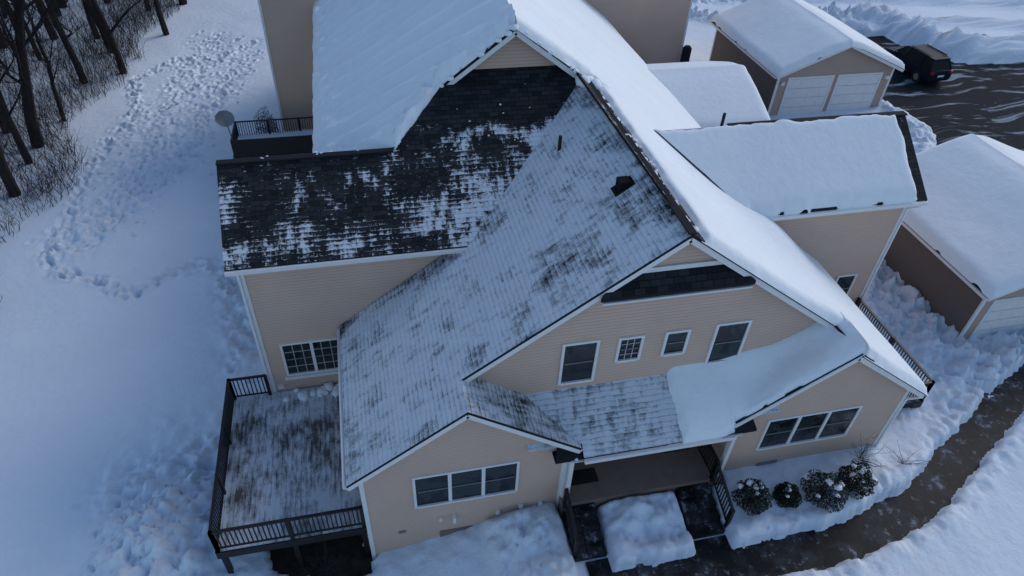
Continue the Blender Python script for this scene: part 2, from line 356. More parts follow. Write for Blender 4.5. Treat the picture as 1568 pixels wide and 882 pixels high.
# ------------------------------------------------------------------ duplex house
H=empty('duplex_house')
P1=lambda X,Y: 4.44+.725*(X+1.46)
P1r=lambda X,Y: 4.44+.725*(15.86-X)
P2=lambda X,Y: 7.45+.78*(Y-16.1)
RL=lambda X,Y: 12.41-.75*(4.86-X)
def val(x): return 16.1+(P1(x,0)-7.45)/.78
def p2hi(x):
    if x<.88: return 18.62
    if x<2.87: return min(20.58,16.1+(8.765+.75*x-7.45)/.78)
    return 20.58
def covA(X,Y):
    c=.99+.10*sstep(3,-1,X)-.26*sstep(3.5,7.2,X)*sstep(17.5,12.5,Y)-.22*sstep(6.3,7.2,X)
    c=c-.5*np.exp(-((X-2.0)/.35)**2-((Y-11.9)/.4)**2)+.4*np.exp(-((X-3.2)/.9)**2-((Y-15.0)/1.)**2)
    c=c-.5*np.exp(-((X+1.4)/.22)**2)*sstep(15.2,16.5,Y)-.4*sstep(15.7,16.45,Y)*sstep(2.9,2.3,X)
    c=c-.8*np.exp(-((X-3.3)/.45)**2-((Y-16.3)/.45)**2)-.4*np.exp(-((X-6.9)/.8)**2-((Y-13.3)/.9)**2)-.4*np.exp(-((X-4.6)/.5)**2-((Y-13.2)/.9)**2)
    return c+(fbm(X,Y,.55,31,4)-.5)*.7
vval=np.vectorize(val)
def covB(X,Y):
    c=-.06+.30*sstep(17.6,16.4,Y)+.34*sstep(-.3,2.2,X)*sstep(19,17.2,Y)-1.0*sstep(18.8,19.6,Y)*sstep(1.2,2.0,X)
    c=c+.35*sstep(1.6,.2,Y-vval(X))*sstep(2.2,3.5,X)+.7*np.exp(-((Y-18.85-.15*np.sin(X*2))/.20)**2)*sstep(1.5,2.3,X)
    c=c+.55*np.exp(-((X+4.1)/.25)**2-((Y-17.6)/.5)**2)-.6*np.exp(-((X-1.2)/.9)**2-((Y-16.3)/.22)**2)
    return c+(fbm(X,Y,.8,41,4)-.5)*.6
slope('roof_left_wing_part',-1.46,1.72,lambda x:10.45,lambda x:16.48,P1,M_SHA,H,cov=covA)
slope('roof_left_mid_part',1.72,2.69,lambda x:11.5,lambda x:16.48,P1,M_SHA,H,cov=covA)
slope('roof_left_main_slope',2.69,7.2,lambda x:11.5,val,P1,M_SHA,H,cov=covA)
slope('roof_front_facing_slope',-4.28,2.69,lambda x:16.1,p2hi,P2,M_SHB,H,cov=covB,axis='X')
slope('roof_front_facing_upper',2.69,7.2,val,lambda x:20.6,P2,M_SHB,H,cov=covB,axis='X')
slope('roof_left_wing_back',-4.28,.85,lambda x:18.62,lambda x:21.2,lambda X,Y:9.416-.78*(Y-18.62),M_SHB,H,axis='X',cov=lambda X,Y:np.full(X.shape,.9))
WR=lambda X,Y: 6.745-.725*(X-1.72)
WL=lambda X,Y: 6.745-.725*(12.68-X)
PZ=lambda X,Y: 4.2+.833*(Y-10.3)
slope('roof_wing_right_slope',1.72,4.88,lambda x:10.45,lambda x:11.8,WR,M_SHA,H,cov=lambda X,Y:.68+(fbm(X,Y,.9,51,3)-.5)*.5)
slope('roof_wing_left_slope',9.52,12.68,lambda x:10.45,lambda x:11.8,WL,M_SHA,H,cov=lambda X,Y:np.full(X.shape,-.4))
cp=lambda X,Y:.92+.15*sstep(6,7.5,X)+(fbm(X,Y,.9,52,3)-.5)*.4
slope('porch_roof',4.93,9.47,lambda x:10.3,lambda x:11.8,PZ,M_SHA,H,axis='X',cov=cp)
slope('porch_roof_side',3.4,4.93,lambda x:10.6,lambda x:11.8,PZ,M_SHA,H,axis='X',cov=cp,slab=False)
slope('porch_roof_side_b',9.47,11,lambda x:10.6,lambda x:11.8,PZ,M_SHA,H,axis='X',cov=cp,slab=False)
def penthi(x):
    zz=min(9.45,4.44+.725*(min(x,14.4-x)+1.46)-.16); return 11.40+max(.03,(zz-9.06)/1.05)
slope('pent_roof_shingles',5.15,9.25,lambda x:11.40,penthi,lambda X,Y:9.06+1.05*(Y-11.40),M_SHB,H,step=.06,axis='X',cov=lambda X,Y:np.full(X.shape,-.9))
cr=lambda X,Y:-.1+(fbm(X,Y,.8,53,3)-.5)*.6
def rlo(x): return 20.22 if x<7.2 else (11.5 if x<12.68 else 10.45)
slope('roof_rear_right_base',4.86,7.2,rlo,lambda x:46,P1r,M_SHB,H,step=.3,cov=cr)
slope('roof_right_base',7.2,12.68,rlo,lambda x:46,P1r,M_SHB,H,step=.3,cov=cr)
slope('roof_right_lower_base',12.68,15.86,lambda x:10.45,lambda x:46,P1r,M_SHB,H,step=.3,cov=cr)
def rll(x): return 18.6+(.65-.75*x)/.78 if x<.85 else (p2hi(x)+.01 if x<2.5 else 20.22)
slope('roof_rear_left_base',-1.8,4.86,rll,lambda x:46,RL,M_SHB,H,step=.3,cov=cr)
dk=lambda X,Y:np.full(X.shape,-.7)
slope('roof_right_wing_base',11.71,18.68,lambda x:16.1 ,lambda x:18.62,P2,M_SHB,H,axis='X',cov=dk)
slope('roof_right_wing_back',8.9,18.68,lambda x:18.62,lambda x:21.2,lambda X,Y:9.416-.78*(Y-18.62),M_SHB,H,axis='X',cov=lambda X,Y:np.full(X.shape,1.3))
def valr(x): return 16.1+(P1r(x,0)-7.45)/.78
slope('roof_right_wing_inner',8.9,11.71,valr,lambda x:18.62,P2,M_SHB,H,axis='X',slab=False)
def thR(X,Y):
    seed=61
    d=np.minimum(15.95-X,46-Y)
    d=np.minimum(d,np.where(Y<20.3,X-7.62,X-4.4))
    d=np.minimum(d,np.where(X<7.55,Y-20.2,np.where(X<12.9,Y-11.50,Y-10.48)))
    t=cushion(d,.25,.32,seed,X,Y,.06)
    dw=np.exp(-((X-12.9)/1.3)**2-((Y-15.9)/1.4)**2)
    return t+np.where(d>0,dw*.35+(fbm(X,Y,.3,62,4)-.5)*.12+.10*np.exp(-((X-12.5)/1)**2)*sstep(13.5,11.5,Y),0)
slope('snow_right_slope_upper',7.45,12.72,lambda x:11.44,lambda x:46,P1r,M_RSNOW,H,step=.09,thick=thR,kind='snow')
slope('snow_right_slope_lower',12.72,15.98,lambda x:10.38,lambda x:46,P1r,M_RSNOW,H,step=.09,thick=thR,kind='snow')
slope('snow_rear_right_slope',4.86,7.45,lambda x:20.15,lambda x:46,P1r,M_RSNOW,H,step=.1,kind='snow',
  thick=lambda X,Y:cushion(Y-20.2,.30,.35,63,X,Y,.1)+(fbm(X,Y,.35,62,4)-.5)*.16)
vrll=np.vectorize(rll)
def thL(X,Y):
    low=vrll(X)
    d=np.minimum(Y-low-.05,X+1.85)
    q=Y+.35*X+(fbm(X,Y,.22,3)-.5)*1.6
    r=.09*np.sin(q*5.6)*(.3+fbm(X,Y,.5,81,2))
    return cushion(d,.34,.32,64,X,Y,.18)+np.where(d>0,(fbm(X,Y,.4,65,4)-.5)*.18+r,0)+np.where(d>0,(fbm(X,Y,2.5,82,4,.6)-.5)*.50*sstep(1.6,.4,d),0)
slope('snow_rear_left_slope',-1.86,4.86,rll,lambda x:46,RL,M_RSNOW,H,step=.08,kind='snow',thick=thL)
def thW(X,Y):
    d=np.minimum(np.minimum(18.25-X,18.56-Y),Y-16.12); d=np.where(X<11.9,np.minimum(18.56-Y,.6),d)
    return cushion(d,.30,.26,66,X,Y,.10)+np.where(d>.05,(fbm(X,Y,.5,67,4)-.5)*.10,0)
slope('snow_right_wing',11.71,18.6,lambda x:16.08,lambda x:18.66,P2,M_RSNOW,H,step=.07,kind='snow',thick=thW)
slope('snow_right_wing_inner',8.9,11.71,valr,lambda x:18.66,P2,M_RSNOW,H,step=.07,kind='snow',thick=thW)
def smax(a,b,k): 
    h=np.clip(.5+.5*(a-b)/k,0,1); return b*(1-h)+a*h+k*h*(1-h)
def thP(X,Y):
    d=np.minimum(X-7.72-.12*(11.8-Y),Y-np.where(X<9.45,10.30,10.52))
    e=sstep(12.76,12.0,X)
    return cushion(d,.25,.34,68,X,Y,.09)+np.where(d>.1,(fbm(X,Y,1.2,83,3)-.5)*.12+.28*np.exp(-((Y-11.8)/.35)**2)*sstep(8.5,10.5,X)*e,0)
slope('snow_porch_and_wing',7.4,12.74,lambda x:10.26 if x<9.45 else 10.42,lambda x:11.83,lambda X,Y:smax(PZ(X,Y),WL(X,Y),.25+.35*sstep(10.5,11.6,Y)),M_RSNOW,H,step=.05,kind='snow',thick=thP)

w=MB(); u=.14
w.poly([(-1.12,10.76,-.5),(4.55,10.76,-.5),(4.55,10.76,WR(4.55,0)-u),(1.72,10.76,6.745-u),(-1.12,10.76,P1(-1.12,0)-u)])
w.poly([(9.85,10.76,0),(15.52,10.76,0),(15.52,10.76,P1r(15.52,0)-u),(12.68,10.76,6.745-u),(9.85,10.76,WL(9.85,0)-u)])
w.poly([(-1.12,16.5,-.5),(-1.12,10.76,-.5),(-1.12,10.76,4.55),(-1.12,16.5,4.55)])
w.poly([(4.55,10.76,.5),(4.55,12.9,.5),(4.55,12.9,4.56),(4.55,10.76,4.56)])
w.poly([(9.85,12.9,.5),(9.85,10.76,.5),(9.85,10.76,4.56),(9.85,12.9,4.56)])
w.poly([(15.52,10.76,0),(15.52,16.5,0),(15.52,16.5,4.55),(15.52,10.76,4.55)])
w.poly([(4.55,12.8,.5),(9.85,12.8,.5),(9.85,12.8,5),(4.55,12.8,5)])
w.poly([(1.72,11.8,4.5),(12.68,11.8,4.5),(12.68,11.8,6.745-u),(7.2,11.8,10.72-u),(1.72,11.8,6.745-u)])
w.poly([(-3.95,16.5,-.6),(2.9,16.5,-.6),(2.9,16.5,7.55),(-3.95,16.5,7.55)])
w.poly([(11.5,16.5,0),(18.35,16.5,0),(18.35,16.5,7.55),(11.5,16.5,7.55)])
for X in (-3.95,18.35): w.poly([(X,16.5,-.6),(X,20.8,-.6),(X,20.8,7.5),(X,18.62,9.25),(X,16.5,7.6)])
w.poly([(-3.95,20.8,-.6),(-1.4,20.8,-.6),(-1.4,20.8,7.5),(-3.95,20.8,7.5)])
w.poly([(15.4,20.8,0),(18.35,20.8,0),(18.35,20.8,7.5),(15.4,20.8,7.5)])
w.poly([(-1.4,20.8,-.6),(-1.4,46,-.6),(-1.4,46,7.4),(-1.4,20.8,7.4)])
w.poly([(15.4,20.8,0),(15.4,46,0),(15.4,46,4.6),(15.4,20.8,4.6)])
w.poly([(-1.4,46,-.6),(15.4,46,-.6),(15.4,46,4.6),(4.86,46,12.2),(-1.4,46,7.5)])
w.poly([(2.75,20.62,10.75),(6.95,20.62,10.75),(4.86,20.62,12.41-u)])
w.poly([(-4.4,36.9,-.6),(-1.4,36.9,-.6),(-1.4,36.9,8.2),(-4.4,36.9,8.2)]); w.poly([(-4.4,36.9,-.6),(-4.4,42,-.6),(-4.4,42,8.2),(-4.4,36.9,8.2)])
w.poly([(13,41.6,0),(21.5,41.6,0),(21.5,41.6,8.2),(13,41.6,8.2)]); w.poly([(21.5,41.6,0),(21.5,47,0),(21.5,47,8.2),(21.5,41.6,8.2)])
w.done('siding_walls',M_SID,H)
for nm,x0,x1,y0 in (('rear_wing_roof',-4.8,.8,36.5),('rear_wing_roof_b',12.5,21.9,41.2)):
    slope(nm,x0,x1,lambda x:y0,lambda x:y0+2.9,lambda X,Y:8.1+.78*(Y-y0),M_RSNOW,H,step=.2,kind='snow',thick=lambda X,Y:.25+0*X)
    slope(nm+'_back',x0,x1,lambda x:y0+2.9,lambda x:y0+5.8,lambda X,Y:8.1+.78*(y0+5.8-Y),M_RSNOW,H,step=.2,kind='snow',thick=lambda X,Y:.25+0*X)

t=MB()
def rake(pts,y,off=.15,h=.17):
    for (xa,za),(xb,zb) in zip(pts[:-1],pts[1:]): t.beam((xa,y,za-off-.03),(xb,y,zb-off-.03),.04,h)
rake([(-1.46,4.44),(1.72,6.745),(4.88,4.45)],10.48)
rake([(9.52,4.45),(12.68,6.745),(15.86,4.44)],10.48)
rake([(1.72,6.745),(7.2,10.72),(12.68,6.745)],11.53)
rake([(2.6,10.72),(4.86,12.41),(7.1,10.78)],20.25)
t.box(-4.28,2.6,16.02,16.12,7.27,7.40); t.box(11.8,18.68,16.02,16.12,7.27,7.40)
t.box(-1.56,-1.46,10.5,16.4,4.25,4.38); t.box(15.86,15.96,10.5,16.4,4.25,4.38); t.box(4.95,9.45,10.2,10.3,4.02,4.15)
t.box(-4.28,2.6,16.13,16.49,7.22,7.26); t.box(12,18.68,16.13,16.49,7.22,7.26); t.box(4.6,9.8,10.32,12.78,4.0,4.03)
t.beam((-4.25,16.2,7.38),(-4.25,18.6,9.25),.04,.17); t.beam((18.65,16.2,7.38),(18.65,18.6,9.25),.04,.17)
def corner(x,y,z0,z1): t.box(x-.06,x+.06,y-.03,y+.06,z0,z1)
for x,y,z0,z1 in ((-1.12,10.76,-.3,4.5),(4.55,10.76,.6,4.5),(9.85,10.76,.9,4.5),(15.52,10.76,.9,4.5),(-3.95,16.5,-.4,7.22),(18.35,16.5,.9,7.22),(-4.4,36.9,-.4,8),(21.5,41.6,.9,8)): corner(x,y,z0,z1)
t.box(5.7,8.7,11.74,11.79,9.46,9.60); t.box(5.2,9.2,11.38,11.78,8.87,8.92); t.box(3.3,6.6,20.55,20.61,10.84,10.92)
t.beam((15.9,10.5,4.2),(15.6,10.72,3.9),.07,.07); t.beam((15.6,10.72,3.9),(15.6,10.72,1.3),.07,.07)
t.beam((4.75,10.35,4.1),(4.62,10.70,3.8),.07,.07); t.beam((4.62,10.70,3.8),(4.62,10.70,1.3),.07,.07)
t.beam((18.5,16.1,7.2),(18.42,16.45,6.9),.07,.07); t.beam((18.42,16.45,6.9),(18.42,16.45,1.3),.07,.07)
t.beam((-4.05,16.45,7.2),(-4.05,16.45,1.0),.07,.07)
t.box(2.6,2.72,10.7,10.76,1.35,1.5); t.box(3.3,3.42,10.66,10.76,1.5,1.62); t.box(1.3,1.38,10.6,10.76,1.45,1.75); t.box(.9,.98,10.66,10.76,1.6,1.72)
t.box(3.9,4.02,10.66,10.76,1.45,1.6); t.box(-3.8,-3.6,16.4,16.5,1.9,2.0)
t.box(-3.5,-1.4,16.40,16.5,2.28,2.40)
t.done('white_trim',M_TRIM,H)
pr=MB()
for x0,x1 in ((4.15,4.95),(9.45,10.25)):
    pr.poly([(x0,10.38,4.1),(x1,10.38,4.1),(x1-.1,10.74,4.4),(x0+.1,10.74,4.4)]); pr.box(x0,x1,10.38,10.74,4.0,4.09)
pr.done('eave_returns',M_EDGE,H)
rc=MB()
rc.beam((7.2,11.5,10.72),(7.2,20.3,10.72),.2,.05); rc.beam((-4.28,18.62,9.43),(.8,18.62,9.43),.22,.05)
rc.beam((11.9,18.62,9.43),(18.68,18.62,9.43),.26,.05)
rc.done('ridge_caps',M_EDGE,H)
fr=MB(); gl=MB(); mu=MB(); mu2=MB()
def window(x0,x1,z0,z1,y,n=1,grid=False,hung=True):
    f=.075
    fr.box(x0-f,x0,y-.05,y+.01,z0-f,z1+f); fr.box(x1,x1+f,y-.05,y+.01,z0-f,z1+f); fr.box(x0,x1,y-.05,y+.01,z1,z1+f); fr.box(x0,x1,y-.07,y+.01,z0-f,z0)
    gl.poly([(x0,y-.012,z0),(x1,y-.012,z0),(x1,y-.012,z1),(x0,y-.012,z1)])
    W=(x1-x0)/n
    for i in range(n):
        a=x0+W*i;b=a+W
        if i: fr.box(a-.05,a+.05,y-.045,y+.01,z0,z1)
        if hung: mu.box(a+.05,b-.05,y-.035,y-.015,(z0+z1)/2-.02,(z0+z1)/2+.02)
        if grid:
            for k in (1,2): mu2.box(a+(b-a)*k/3-.012,a+(b-a)*k/3+.012,y-.03,y-.016,z0,z1)
            for k in (1,3): mu2.box(a+.03,b-.03,y-.031,y-.017,z0+(z1-z0)*k/4-.012,z0+(z1-z0)*k/4+.012)
window(.3,3.15,2.5,3.85,10.76,3); window(10.95,14.0,2.5,3.85,10.76,3)
window(4.52,5.40,5.75,7.2,11.8,1,False); window(8.9,9.8,5.75,7.2,11.8,1)
window(6.08,6.66,6.36,7.15,11.8,1,True); window(7.42,8.0,6.36,7.15,11.8,1)
window(-3.35,-1.55,2.5,3.85,16.5,2,True); window(16.9,17.6,2.6,3.9,16.5,1)
fr.done('window_frames',M_TRIM,H); gl.done('window_glass',M_GLASS,H); mu.done('window_sashes',simple('sash_grey',(.16,.17,.18),.5,.1,5),H); mu2.done('window_muntins',simple('muntin_grey',(.4,.41,.42),.5,.1,5),H)
p=MB(); p.box(4.56,9.84,10.42,12.79,.6,1.74); p.done('porch_floor',M_PORCH,H)
p=MB()
for x0,x1 in ((4.62,5.58),(8.27,9.33)):
    for k in range(4): p.box(x0,x1,10.41-.36*(k+1),10.41-.36*k-.002,.7,1.60-.14*k)
p.done('front_steps',M_PATH,H)
p=MB()
for x in (4.9,8.8): p.box(x,x+.9,12.74,12.79,1.76,3.85)
p.done('front_doors',M_DARKIN,H)
p=MB(); p.box(5.0,5.9,11.0,11.5,1.742,1.76); p.box(8.3,9.2,11.6,12.1,1.742,1.76); p.done('door_mats',M_RUBBER,H)
p=MB(); p.box(4.62,4.74,10.45,10.57,1.74,4.0); p.box(9.62,9.74,10.45,10.57,1.74,4.0); p.done('porch_columns',M_TRIM,H)
r=MB()
def railing(r,a,b,z0,z1,ht=.95,sp=.12,posts=True):
    a=Vector((*a,z0));b=Vector((*b,z1)); L=(b-a).length; n=max(1,int(L/sp)); U=Vector((0,0,1))
    r.beam(a+U*ht,b+U*ht,.09,.045); r.beam(a+U*.12,b+U*.12,.04,.05)
    for i in range(n+1):
        q=a+(b-a)*i/n; r.beam(q+U*.12,q+U*ht,.032,.032)
    k=max(1,round(L/1.8))
    if posts:
        for i in range(k+1):
            q=a+(b-a)*i/k; r.beam(q-U*.05,q+U*(ht+.03),.10,.10)
railing(r,(4.62,10.4),(4.62,9.1),1.7,1.2,.85); railing(r,(9.42,10.4),(9.42,9.1),1.7,1.2,.85); railing(r,(9.42,12.0),(9.42,10.45),1.74,1.74,.9)
r.done('step_railings',M_BLACK,H)
p=MB(); p.box(.9,1.9,10.73,10.755,.3,.9); p.done('foundation_panel',M_PORCH,H)
p=MB(); p.box(11.2,11.9,10.72,10.755,1.5,1.62); p.box(-.3,-.1,10.72,10.755,1.2,1.3); p.done('foundation_vents',M_METAL,H)
p=MB(); 
def pipe(x,y,z,h=.45,r_=.055): p.tube((x,y,z-.1),(x,y,z+h),r_,r_,10)
pipe(5.72,17.55,P1(5.72,0)); pipe(11.75,18.8,9.35,.45); pipe(0.6,32.5,RL(.6,0)+.2,.7,.07); pipe(4.9,28,12.6,.35,.09)
p.done('vent_pipes',M_RUBBER,H)
p=MB(); p.box(6.40,6.70,14.22,14.54,P1(6.4,0)-.02,P1(6.7,0)+.12); p.beam((6.3,14.38,P1(6.3,0)+.02),(6.8,14.38,P1(6.8,0)+.02),.40,.03); p.done('box_vent',M_DARKIN,H)
def blob(mb,x,y,z,r,n=2,sq=.7,amp=.35):
    bm=bmesh.new(); bmesh.ops.create_icosphere(bm,subdivisions=n,radius=r)
    b=len(mb.v)
    for v in bm.verts:
        c=v.co; k=1+amp*(vnoise(c.x*3/r+x*5,c.y*3/r+y*5+c.z*2/r,1)-.5)*2*.6
        mb.v.append((x+c.x*k,y+c.y*k,z+c.z*k*sq))
    for f in bm.faces: mb.f.append(tuple(b+v.index for v in f.verts))
    bm.free()
p=MB()
for k in range(16):
    x=random.uniform(6.9,7.9); y=random.uniform(19.6,20.8); blob(p,x,y,P1r(x,0)+.02 if x>7.2 else 10.7,random.uniform(.15,.3))
for k in range(50):
    y=random.uniform(11.7,19.5); x=7.25+abs(random.gauss(0,.2)); blob(p,x,y,P1r(x,0),random.uniform(.03,.10))
for k in range(14):
    x=random.uniform(-4,.5); blob(p,x,18.68+random.gauss(0,.06),9.42,random.uniform(.03,.07))
for k in range(26):
    x=random.uniform(2.4,6.9); blob(p,x,20.2+random.uniform(-.05,.2),12.41-.75*abs(x-4.86)+.02,random.uniform(.06,.15))
for k in range(16):
    x=random.uniform(-3.6,-1.3); blob(p,x,random.uniform(16.0,16.4),1.74,random.uniform(.08,.2))
for k in range(22):
    x=random.uniform(2.5,6.5); y=random.uniform(18.5,20.2); 
    if y>val(x): blob(p,x,y,P2(x,y),random.uniform(.015,.045),1)
p.done('snow_clumps',M_RSNOW,H,smooth=True)

# ------------------------------------------------------------------ decks
def deck(name,x0,x1,y0,y1,z,rails,mat=M_DECK,snowT=0,gz=-.3):
    e=empty(name); b=MB(); b.box(x0,x1,y0,y1,z-.05,z); b.done('deck_floor',mat,e)
    b=MB(); b.box(x0-.02,x1,y0-.04,y0-.001,z-.32,z-.01); b.box(x0-.04,x0-.001,y0,y1,z-.32,z-.01); b.box(x1+.001,x1+.04,y0,y1,z-.32,z-.01)
    k=x0+.4
    while k<x1: b.box(k,k+.05,y0,y1,z-.30,z-.055); k+=.4
    for px in (x0+.1,(x0+x1)/2,x1-.1):
        for py in (y0+.1,y1-.15): b.box(px-.07,px+.07,py-.07,py+.07,gz,z-.3)
    b.done('deck_frame',M_BLACK,e)
    b=MB()
    for a,c in rails: railing(b,a,c,z,z)
    b.done('deck_railing',M_BLACK,e)
    if snowT: slope('deck_snow',x0+.05,x1-.05,lambda x:y0+.05,lambda x:y1,lambda X,Y:z+0*X,M_SNOW,e,kind='snow',
       thick=lambda X,Y:snowT+(fbm(X,Y,1.5,5,3)-.5)*.15)
    return e
d=deck('wooden_deck',-5.3,-1.2,10.86,16.46,1.7,[((-5.25,16.4),(-4.1,16.4)),((-5.25,10.9),(-5.25,16.4)),((-5.25,10.9),(-1.25,10.9))])
deck('wooden_deck.001',15.6,18.3,12,16.4,1.7,[((15.65,12.05),(18.25,12.05)),((18.25,12.05),(18.25,16.4))],M_DECK,.25,1.0)
d3=deck('wooden_deck.002',-6.6,-1.5,32.5,34.7,1.7,[((-6.5,34.6),(-1.7,34.6)),((-6.5,32.6),(-6.5,34.6))],M_DECK,.2)
b=MB(); b.box(-6.55,-1.6,32.52,32.58,.3,2.7); b.done('deck_privacy_panel',M_BLACK,d3)

sd=empty('satellite_dish'); b=MB(); c=Vector((-6.75,33.6,3.35)); ax=Vector((.25,-.75,.6)).normalized()
a1=ax.cross(Vector((0,0,1))).normalized(); a2=a1.cross(ax)
rings=[]; 
for k in range(6):
    rr=.46*k/5; rings.append([c+ax*(rr*rr*.45)+a1*math.cos(q*math.pi/10)*rr+a2*math.sin(q*math.pi/10)*rr*.9 for q in range(20)])
for k in range(5):
    for q in range(20): b.poly([rings[k][q],rings[k][(q+1)%20],rings[k+1][(q+1)%20],rings[k+1][q]])
b.done('dish_reflector',M_METAL,sd,smooth=True); b=MB(); b.tube((-6.6,33.7,1.7),c,.03,.03,8); b.tube(c-a2*.4,c+ax*.5-a2*.25,.015,.015,6); b.box(-6.62,-6.5,33.1,33.2,3.5,3.6); b.done('dish_mast',M_METAL,sd)

# ------------------------------------------------------------------ garages
def garage(name,x0,x1,y0,y1,zg,ze,zr,kind,T=.3,seed=0):
    e=empty(name); xc=(x0+x1)/2; b=MB(); ov=.4
    s=(zr-ze)/(xc-x0+ov)
    zw=ze+s*ov-.12
    b.poly([(x0,y0,zg-.6),(x1,y0,zg-.6),(x1,y0,zw),(xc,y0,zr-.12),(x0,y0,zw)]); b.poly([(x1,y1,zg-.6),(x0,y1,zg-.6),(x0,y1,zw),(xc,y1,zr-.12),(x1,y1,zw)])
    b.done('garage_walls',M_SIDW,e); b=MB()
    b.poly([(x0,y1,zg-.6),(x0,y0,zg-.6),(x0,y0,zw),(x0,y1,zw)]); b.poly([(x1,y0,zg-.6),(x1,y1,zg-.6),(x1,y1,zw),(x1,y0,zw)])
    b.done('garage_side_walls',M_SIDSHADE,e)  # same siding as the front, shade painted into the darker colour
    f1=lambda X,Y: ze+s*(X-(x0-ov)); f2=lambda X,Y: ze+s*((x1+ov)-X)
    for nm,a,c,f in (('l',x0-ov,xc,f1),('r',xc,x1+ov,f2)):
        slope('garage_roof_'+nm,a,c,lambda x:y0-.35,lambda x:y1+.35,f,M_SHB,e,step=.5,cov=dk)
        def th(X,Y): 
            d=np.minimum(np.minimum(X-(x0-ov-.04),(x1+ov+.04)-X),np.minimum(Y-(y0-.42),y1+.42-Y))
            return cushion(d,T,.35,70+seed,X,Y,.05)-.12*np.exp(-((X-xc)/.5)**2)+np.where(d>.1,(fbm(X,Y,.4,71+seed,3)-.5)*.15,0)
        slope('garage_snow_'+nm,a-(.06 if nm=='l' else 0),c+(.06 if nm=='r' else 0),lambda x:y0-.44,lambda x:y1+.44,f,M_RSNOW,e,step=.12,kind='snow',thick=th)
    t=MB(); t.beam((x0-ov,y0-.36,ze-.16),(xc,y0-.36,zr-.16),.04,.16); t.beam((xc,y0-.36,zr-.16),(x1+ov,y0-.36,ze-.16),.04,.16)
    t.box(x0-.06,x0+.07,y0-.03,y0+.05,zg,zw); t.box(x1-.07,x1+.06,y0-.03,y0+.05,zg,zw); t.box(x0-ov-.08,x0-ov,y0-.3,y1+.3,ze-.22,ze-.1)
    t.box(x0-.05,x0+.02,y1-.1,y1+.04,zg,zw)
    if kind=='doors':
        g=MB(); W=(x1-x0)
        for a in (x0+.75,xc+.25):
            c=a+W/2-1.0
            t.box(a-.12,a,y0-.04,y0,zg,zg+2.4); t.box(c,c+.12,y0-.04,y0,zg,zg+2.4); t.box(a-.12,c+.12,y0-.04,y0,zg+2.4,zg+2.52)
            for k in range(4):
                z0=zg+.02+k*.595
                g.box(a,c,y0-.02,y0,z0,z0+.57)
                nn=4
                for j in range(nn):
                    w_=(c-a)/nn; g.box(a+w_*j+.08,a+w_*(j+1)-.08,y0-.032,y0-.0205,z0+.1,z0+.47)
        g.done('overhead_doors',M_TRIM,e)
        l=MB(); l.box(x0+.2,x0+.4,y0-.15,y0,zg+2.1,zg+2.3); l.box(x1-.4,x1-.2,y0-.15,y0,zg+2.1,zg+2.3); l.done('garage_lamps',M_TRIM,e)
    else:
        g=MB(); a=x0+.55
        t.box(a-.1,a,y0-.04,y0,zg,zg+2.1); t.box(a+2.4,a+2.5,y0-.04,y0,zg,zg+2.1); t.box(a-.1,a+2.5,y0-.04,y0,zg+2.1,zg+2.2)
        for k in range(4):
            z0=zg+k*.52; g.box(a,a+2.4,y0-.02,y0,z0+.01,z0+.50)
            for j in range(4): g.box(a+.6*j+.06,a+.6*j+.54,y0-.03,y0-.0205,z0+.1,z0+.4)
        g.done('overhead_door',M_TRIM,e)
    t.done('garage_trim',M_TRIM,e); return e
garage('garage',24.0,31.6,33.75,42.0,1.2,4.05,5.75,'doors',seed=1)
garage('garage.001',22.2,31.0,14.75,22.2,1.2,4.0,5.85,'single',seed=2)
e=empty('garage.002'); b=MB()
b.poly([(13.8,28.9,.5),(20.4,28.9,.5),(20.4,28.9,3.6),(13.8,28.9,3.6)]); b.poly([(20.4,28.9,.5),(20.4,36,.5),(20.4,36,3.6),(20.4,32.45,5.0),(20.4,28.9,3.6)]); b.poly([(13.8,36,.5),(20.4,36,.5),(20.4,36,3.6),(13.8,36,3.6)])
b.done('garage_walls',M_SIDSHADE,e)
zf=lambda X,Y: 5.0-.4*np.abs(Y-32.45)
slope('garage_roof',13.5,20.8,lambda x:28.5,lambda x:36.4,zf,M_SHB,e,step=.3,axis='X',cov=dk)
slope('garage_snow',13.5,20.9,lambda x:28.4,lambda x:36.5,zf,M_RSNOW,e,step=.13,kind='snow',thick=lambda X,Y:cushion(np.minimum(np.minimum(20.88-X,Y-28.42),36.48-Y),.42,.5,75,X,Y,.05)-.15*np.exp(-((Y-32.45)/.8)**2))

e=empty('utility_meter'); b=MB(); b.tube((21.75,41.3,1.2),(21.75,41.3,2.6),.3,.3,16); b.tube((21.75,41.3,2.6),(21.75,41.3,2.75),.3,.18,16); b.done('meter_tank',M_EDGE,e,smooth=False)

